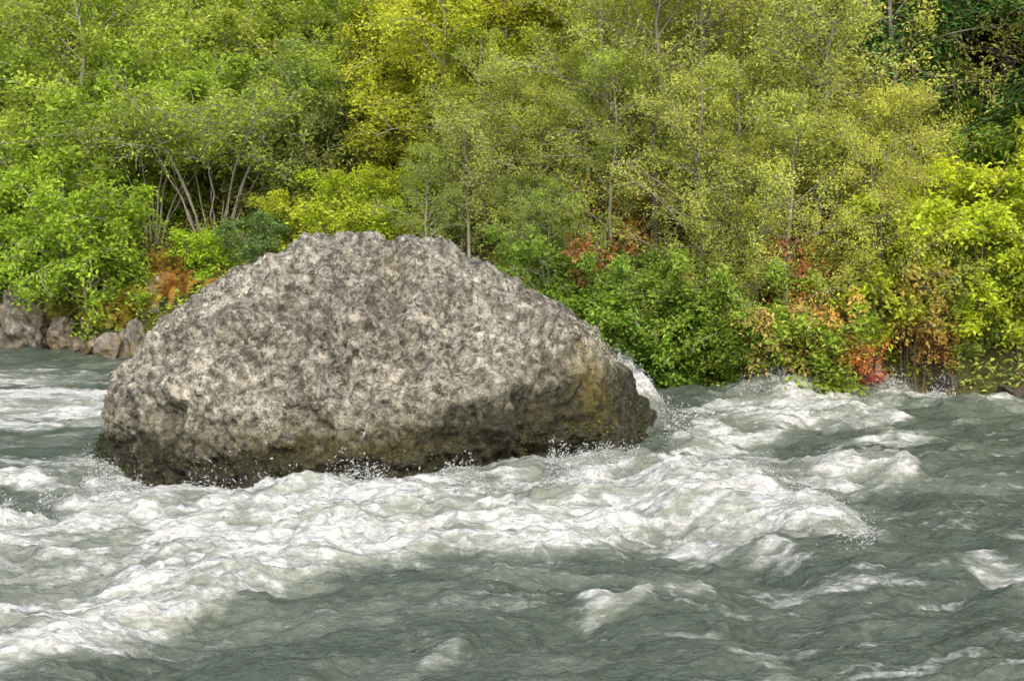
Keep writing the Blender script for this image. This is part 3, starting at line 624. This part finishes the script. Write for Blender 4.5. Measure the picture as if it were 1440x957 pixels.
ZONES = [  # u, v, colour, colour words, kind, height, place
    (50, 40, (.125, .17, .022), 'mid green', 'alder', 5.0, 'up the slope above the bank rocks'),
    (200, 70, (.14, .18, .025), 'soft green', 'alder', 5.2, 'on the slope above the pale-stemmed thicket'),
    (60, 170, (.125, .18, .02), 'fresh green', 'bush', 2.4, 'above the bright shrub that overhangs the bank rocks'),
    (90, 290, (.12, .178, .018), 'bright green', 'bush', 2.2, 'overhanging the bank rocks'),
    (310, 130, (.125, .165, .024), 'olive green', 'bush', 2.5, 'leaning over the pale-stemmed thicket'),
    (450, 60, (.14, .18, .024), 'green', 'alder', 4.6, 'between the thicket and the yellowing trees'),
    (480, 150, (.11, .14, .038), 'grey green', 'bush', 2.3, 'with bare twigs above the yellow-green clearing'),
    (500, 280, (.20, .235, .018), 'yellow green', 'low', 1.0, 'in the clearing behind the summit of the boulder'),
    (630, 60, (.19, .20, .018), 'bright yellow', 'alder', 4.4, 'turning yellow high on the slope'),
    (740, 40, (.18, .20, .018), 'lime yellow', 'alder', 4.6, 'next to the bright yellow tree high on the slope'),
    (600, 170, (.17, .20, .02), 'lime green', 'bush', 2.2, 'below the bright yellow tree'),
    (740, 200, (.17, .20, .04), 'sage green', 'sparse', 3.2, 'behind the pale bare trunk'),
    (700, 310, (.125, .17, .034), 'dull green', 'sparse', 2.6, 'around the foot of the pale bare trunk'),
    (880, 110, (.18, .19, .04), 'olive tan', 'sparse', 5.6, 'beside the grey trunks on the slope'),
    (880, 250, (.16, .185, .035), 'dull olive', 'sparse', 3.6, 'between the grey trunks and the red-leaved shrubs'),
    (880, 380, (.10, .15, .024), 'leaf green', 'bush', 1.8, 'behind the falling shoulder of the boulder'),
    (900, 480, (.085, .145, .016), 'deep green', 'low', 1.1, 'hanging to the water beside the boulder'),
    (1030, 90, (.18, .20, .035), 'light olive', 'sparse', 5.6, 'among the grey trunks'),
    (1060, 300, (.185, .195, .045), 'faded olive', 'sparse', 3.6, 'round the foot of the grey trunks'),
    (1020, 440, (.10, .145, .02), 'dark leafy green', 'bush', 1.6, 'above the waterside between boulder and orange shrubs'),
    (1220, 100, (.21, .21, .05), 'straw olive', 'sparse', 5.6, 'beside the dark conifer'),
    (1210, 290, (.215, .22, .045), 'dry yellowish', 'sparse', 3.6, 'on the slope between grey trunks and lime shrubs'),
    (1350, 320, (.195, .235, .018), 'vivid lime', 'bush', 2.1, 'below the dark conifer'),
    (1420, 230, (.11, .175, .02), 'rich green', 'bush', 2.2, 'under the boughs of the dark conifer'),
    (1120, 500, (.11, .16, .02), 'green', 'low', 1.0, 'at the waterside around the orange shrubs'),
    (1270, 430, (.19, .215, .02), 'yellowing', 'low', 1.1, 'between the orange shrubs and the narrow-leaved shrubs'),
    (1400, 480, (.12, .16, .03), 'grassy green', 'low', 1.0, 'at the foot of the narrow-leaved shrubs'),
]
KWORD = {'alder': 'tree', 'sparse': 'fine-leaved tree', 'bush': 'shrub', 'low': 'low shrub'}
def zone_at(u, v):
    return min(ZONES, key=lambda q: ((q[0] - u)) ** 2 + ((q[1] - v) * 1.35) ** 2)
def jig(c, a=.14):
    k = 1 + prng.uniform(-a, a); return tuple(max(.004, q * k * (1 + prng.uniform(-.06, .06))) for q in c)

CLEAR = [(862, 345, 410, 55), (882, 262, 330, 55), (1112, 365, 430, 55), (1095, 445, 510, 45), (1160, 450, 510, 45), (1212, 480, 560, 60), (1315, 470, 560, 50), (1342, 372, 440, 45), (1290, 400, 460, 45), (662, 260, 400, 55), (925, 150, 300, 50), (1135, 170, 290, 50), (1052, 60, 160, 45), (1395, 430, 560, 70)]
def plant_slope():
    sets = {}
    rows = [(-40, 120), (25, 110), (90, 105), (150, 100), (205, 92), (260, 88), (312, 84), (362, 80), (410, 78), (455, 74), (495, 72), (522, 70)]
    for r, (v, st) in enumerate(rows):
        u = -90 + (r % 2) * st * .5
        while u < 1530:
            uu, vv = u + prng.uniform(-.3, .3) * st, v + prng.uniform(-18, 18); u += st
            if 250 < uu < 830 and vv > 400: continue
            if 330 < uu < 740 and vv > 350: continue
            if uu < 260 and vv > 385: continue
            if 165 < uu < 400 and 235 < vv < 400: continue        # the hollow with the pale stems
            if 480 < uu < 570 and 185 < vv < 235: continue        # the dark gap
            if uu > 1275 and vv < 190: continue                   # the conifer
            if any(abs(uu - a) < w and b < vv < c for a, b, c, w in CLEAR): continue
            z = zone_at(uu, vv); kind, hh = z[4], z[5]
            if kind in ('alder', 'sparse') and prng.random() < .3 and hh > 4: kind, hh = 'bush', 2.3
            hh *= prng.uniform(.8, 1.2)
            if kind in ('alder', 'sparse'):                       # no trunk foot inside the hollow of the thicket or the clearing
                f = base_for(uu, vv, hh, CF[kind]); fu, fv = project(*f)
                if (150 < fu < 410 and fv > 235) or (400 < fu < 600 and fv > 225): kind, hh = 'bush', 2.2
            wd = KWORD[kind]
            e = place(kind, uu, vv, hh, jig(z[2]), f'{z[3]} {wd} {z[6]}', f'{z[3]} {wd}s {z[6]}')
            sets.setdefault(e['label'], []).append(e)
    ORD = ['', 'second', 'third', 'fourth', 'fifth', 'sixth', 'seventh', 'eighth', 'ninth', 'tenth', 'eleventh', 'twelfth']
    for lab, es in sets.items():          # look-alikes told apart by how far up the slope from the water they grow
        if len(es) < 2: continue
        es.sort(key=lambda e: e.location.y - float(shore_y(np.array(e.location.x))))
        for k, e in enumerate(es):
            e['label'] = lab + (', nearest the water' if k == 0 else ', farthest from water' if k == len(es) - 1 else f', {ORD[k]} from water')
plant_slope()

# single plants that stand out
place('alder', 630, 75, 4.4, (.18, .195, .018), 'most golden yellow of the trees high on the slope', dmin=3)
place('alder', 715, 50, 4.4, (.17, .20, .018), 'yellow tree with lime tips beside the most golden one', dmin=3)
place('bush', 645, 110, 2.0, (.24, .235, .015), 'yellowish shrub under the most golden tree', dmin=4)
place('bush', 585, 150, 2.0, (.20, .22, .016), 'lime shrub between the most golden tree and the clearing', dmin=3)
G_ST = (.12, .155, .03)
place('thicket', 300, 195, 3.2, (.13, .165, .026), 'leafy shrub on many bare pale stems over a dark hollow', rot=.4)
place('thicket', 215, 200, 2.7, (.125, .17, .024), 'smaller many-stemmed shrub at the side of the dark hollow, by the bright green shrub', rot=2.2)
place('low', 290, 352, .85, (.17, .25, .018), 'small bright yellow-green shrub in front of the pale stems')
place('bush', 362, 335, 1.25, (.055, .095, .03), 'dark blue-green shrub just behind the sloping shoulder of the boulder')
place('bush', 70, 300, 2.6, (.12, .18, .018), 'large bright green shrub sweeping down over the bank rocks', rot=.3)
place('bush', 135, 372, 1.4, (.115, .17, .018), 'lowest bright green shrub, hanging just above the bank rocks', rot=1.3)
place('bush', 150, 215, 2.6, (.125, .18, .018), 'bright green shrub with long boughs slanting toward the pale stems', rot=2.3)
for i, (u, v, c, lab) in enumerate([(240, 398, (.26, .11, .02), 'rust brown fern drooping behind the pale whitish rock'), (222, 372, (.24, .13, .025), 'orange brown fern beside the small bright shrub'), (150, 440, (.24, .17, .02), 'ochre fern hanging over the blocky grey rock'), (115, 432, (.20, .19, .02), 'yellow-green fern above the small dark brown rock'), (185, 425, (.26, .16, .02), 'ochre fern next to the pale whitish rock'), (90, 455, (.17, .16, .03), 'dull olive fern over the pinkish rock')]):
    place('fern', u, v, .7, (c[0] * .5, c[1] * .55, c[2] * .7), lab, dmin=.45)
place('palebare', 662, 290, 3.0, (.15, .17, .05), 'thin pale crooked trunk with few leaves, rising behind the boulder', dmin=.5)
for i, (u, v, h, lab) in enumerate([(925, 170, 5.2, 'grey-trunked tree with thin olive leaves, standing alone of the grey trunks nearest the boulder'), (1135, 200, 5.0, 'forked grey-trunked tree above the red sprigs'), (1052, 60, 4.8, 'grey-trunked tree high up between the two lower grey trunks'), (1175, 40, 4.4, 'twiggy grey tree high on the slope beside the dark conifer')]):
    place('greytrunk', u, v, h, (.16, .18, .045), lab, var=i % 2)
put('conifer', base_for(1415, 265, 1, 0), 9.5, (.03, .07, .016), 'dark green conifer with drooping boughs at the top of the slope', rot=1.0, squash=1.1)
put('conifer', base_for(1325, 120, 1, 0), 8.0, (.035, .075, .018), 'smaller dark conifer standing behind the straw olive trees', rot=2.0)
REDH = 1.15
REDS = [(862, 357, 'low', .75, (.24, .085, .035), 'brick red low shrub behind the shoulder of the boulder'), (882, 272, 'low', .8, (.24, .11, .03), 'dull orange-red low shrub higher up the slope than the brick red one'),
        (1112, 378, 'low', .65, (.33, .07, .035), 'scarlet sprig at the foot of the forked grey trunk'), (1095, 468, 'low', .7, (.33, .16, .06), 'pale orange sprig above the waterside'),
        (1160, 470, 'low', .65, (.30, .13, .04), 'rusty orange sprig next to the pale orange one'), (1212, 512, 'low', .85, (.42, .085, .03), 'vivid orange-red low shrub right above the water'),
        (1315, 490, 'low', .9, (.24, .11, .035), 'brownish orange low shrub beside the narrow-leaved shrubs'), (1342, 385, 'low', .7, (.30, .13, .045), 'faded orange low shrub below the lime shrubs'),
        (1290, 415, 'low', .8, (.30, .17, .05), 'tan orange low shrub among the yellowing shrubs'), (1235, 535, 'low', .4, (.26, .03, .04), 'small crimson plant touching the white water'), (1335, 540, 'low', .45, (.2, .05, .03), 'dark red plant at the water line below the brownish orange shrub')]
for u, v, k, h, c, lab in REDS: place('sprig', u, v, h * 1.5 + .35 if v < 480 else h, (c[0] * .85, c[1] * 1.15, c[2] * 1.1), lab, dmin=-.1 if v < 440 else -.2, squash=.75)
for u, v, h, lab in [(1385, 440, 1.05, 'tall soft green narrow-leaved shrub next to the brownish orange one'), (1432, 445, 1.1, 'tall soft green narrow-leaved shrub, farther from the brownish orange one'), (1408, 495, .85, 'shorter narrow-leaved shrub at the water below the two tall ones'), (1360, 505, .75, 'shortest narrow-leaved shrub, touching the brownish orange one')]:
    place('willow', u, v, h * 1.35, (.15, .195, .03), lab)
def fallen_branch():
    a, b = base_for(470, 205, .6, .5), base_for(590, 222, .6, .5); a, b = np.array(a) + (0, -.3, .55), np.array(b) + (0, -.3, .35)
    P = bez(a, (a + b) / 2 + (0, -.1, .35), b, 9); L = [(P, np.linspace(.11, .04, 9), 7)]
    r = np.random.default_rng(3)
    for k in range(7):
        q = P[k + 1]; L.append((np.stack([q, q + r.normal(0, .22, 3) + (0, 0, .2), q + r.normal(0, .3, 3) + (0, 0, .45)]), np.array([.03, .02, .006]), 4))
    V, F = tubes(L); tag(link('fallen_branch', mesh_from('fallen_branch', V, F, BARK_DARK, True)), 'dark fallen branch lying in the gap above the yellow-green clearing', 'branch')
fallen_branch()

def ground_cover():
    rng = np.random.default_rng(12); n = 135000
    x = rng.uniform(-19, 17, n); d = rng.uniform(0, 1, n) ** 1.25 * 13 + .15; y = shore_y(x) + d
    k = fbm(np.stack([x * .8, y * .8, 0 * x], 1), 3, 5); z = hill_z(x, y) + .02 + rng.exponential(.16, n) * (.3 + 1.4 * k)
    C = np.stack([x, y, z], 1); V, F = leaves(C, .085, rng, .5, .7)
    u, v = project(x, y, z); zc = np.array([q[2] for q in ZONES]); zu = np.array([[q[0], q[1]] for q in ZONES])
    idx = np.argmin((zu[None, :, 0] - u[:, None] - rng.normal(0, 40, n)[:, None]) ** 2 + ((zu[None, :, 1] - v[:, None] - rng.normal(0, 25, n)[:, None]) * 1.35) ** 2, 1)
    t = zc[idx] * GAIN * .9; t = np.concatenate([t, np.ones((n, 1))], 1)
    me = mesh_from('undergrowth', V, F, COVER, False, {'rnd': ('FLOAT', np.repeat(rng.uniform(0, 1, n) * .7 + .3 * k, 4)), 'tint': ('FLOAT_COLOR', np.repeat(t, 4, 0))})
    tag(link('undergrowth', me), 'mixed low leafy undergrowth covering the river slope', 'undergrowth', kind='stuff')
ground_cover()

def plant_beyond():
    # the wooded slope goes on along the river to both sides
    for v, st in ((-30, 150), (60, 140), (140, 130), (220, 120), (300, 115), (380, 110), (450, 105)):
        for lo, hi, side in ((-470, -110, 0), (1610, 1900, 1)):
            u = lo
            while u < hi:
                uu, vv = u + prng.uniform(-.3, .3) * st, v + prng.uniform(-18, 18); u += st
                z = zone_at(-uu if side == 0 else 2880 - uu, vv); kind = 'bush' if vv > 150 or prng.random() < .5 else z[4]; hh = (2.2 if kind == 'bush' else z[5]) * prng.uniform(.85, 1.2); wd = KWORD[kind]
                place(kind, uu, vv, hh, jig(z[2]), f'leafy {wd} farther along the bank ' + ('beyond the outermost bank rock' if side == 0 else 'beyond the narrow-leaved shrubs'), f'{wd}s farther along the bank, ' + ('rock side' if side == 0 else 'shrub side'))
plant_beyond()
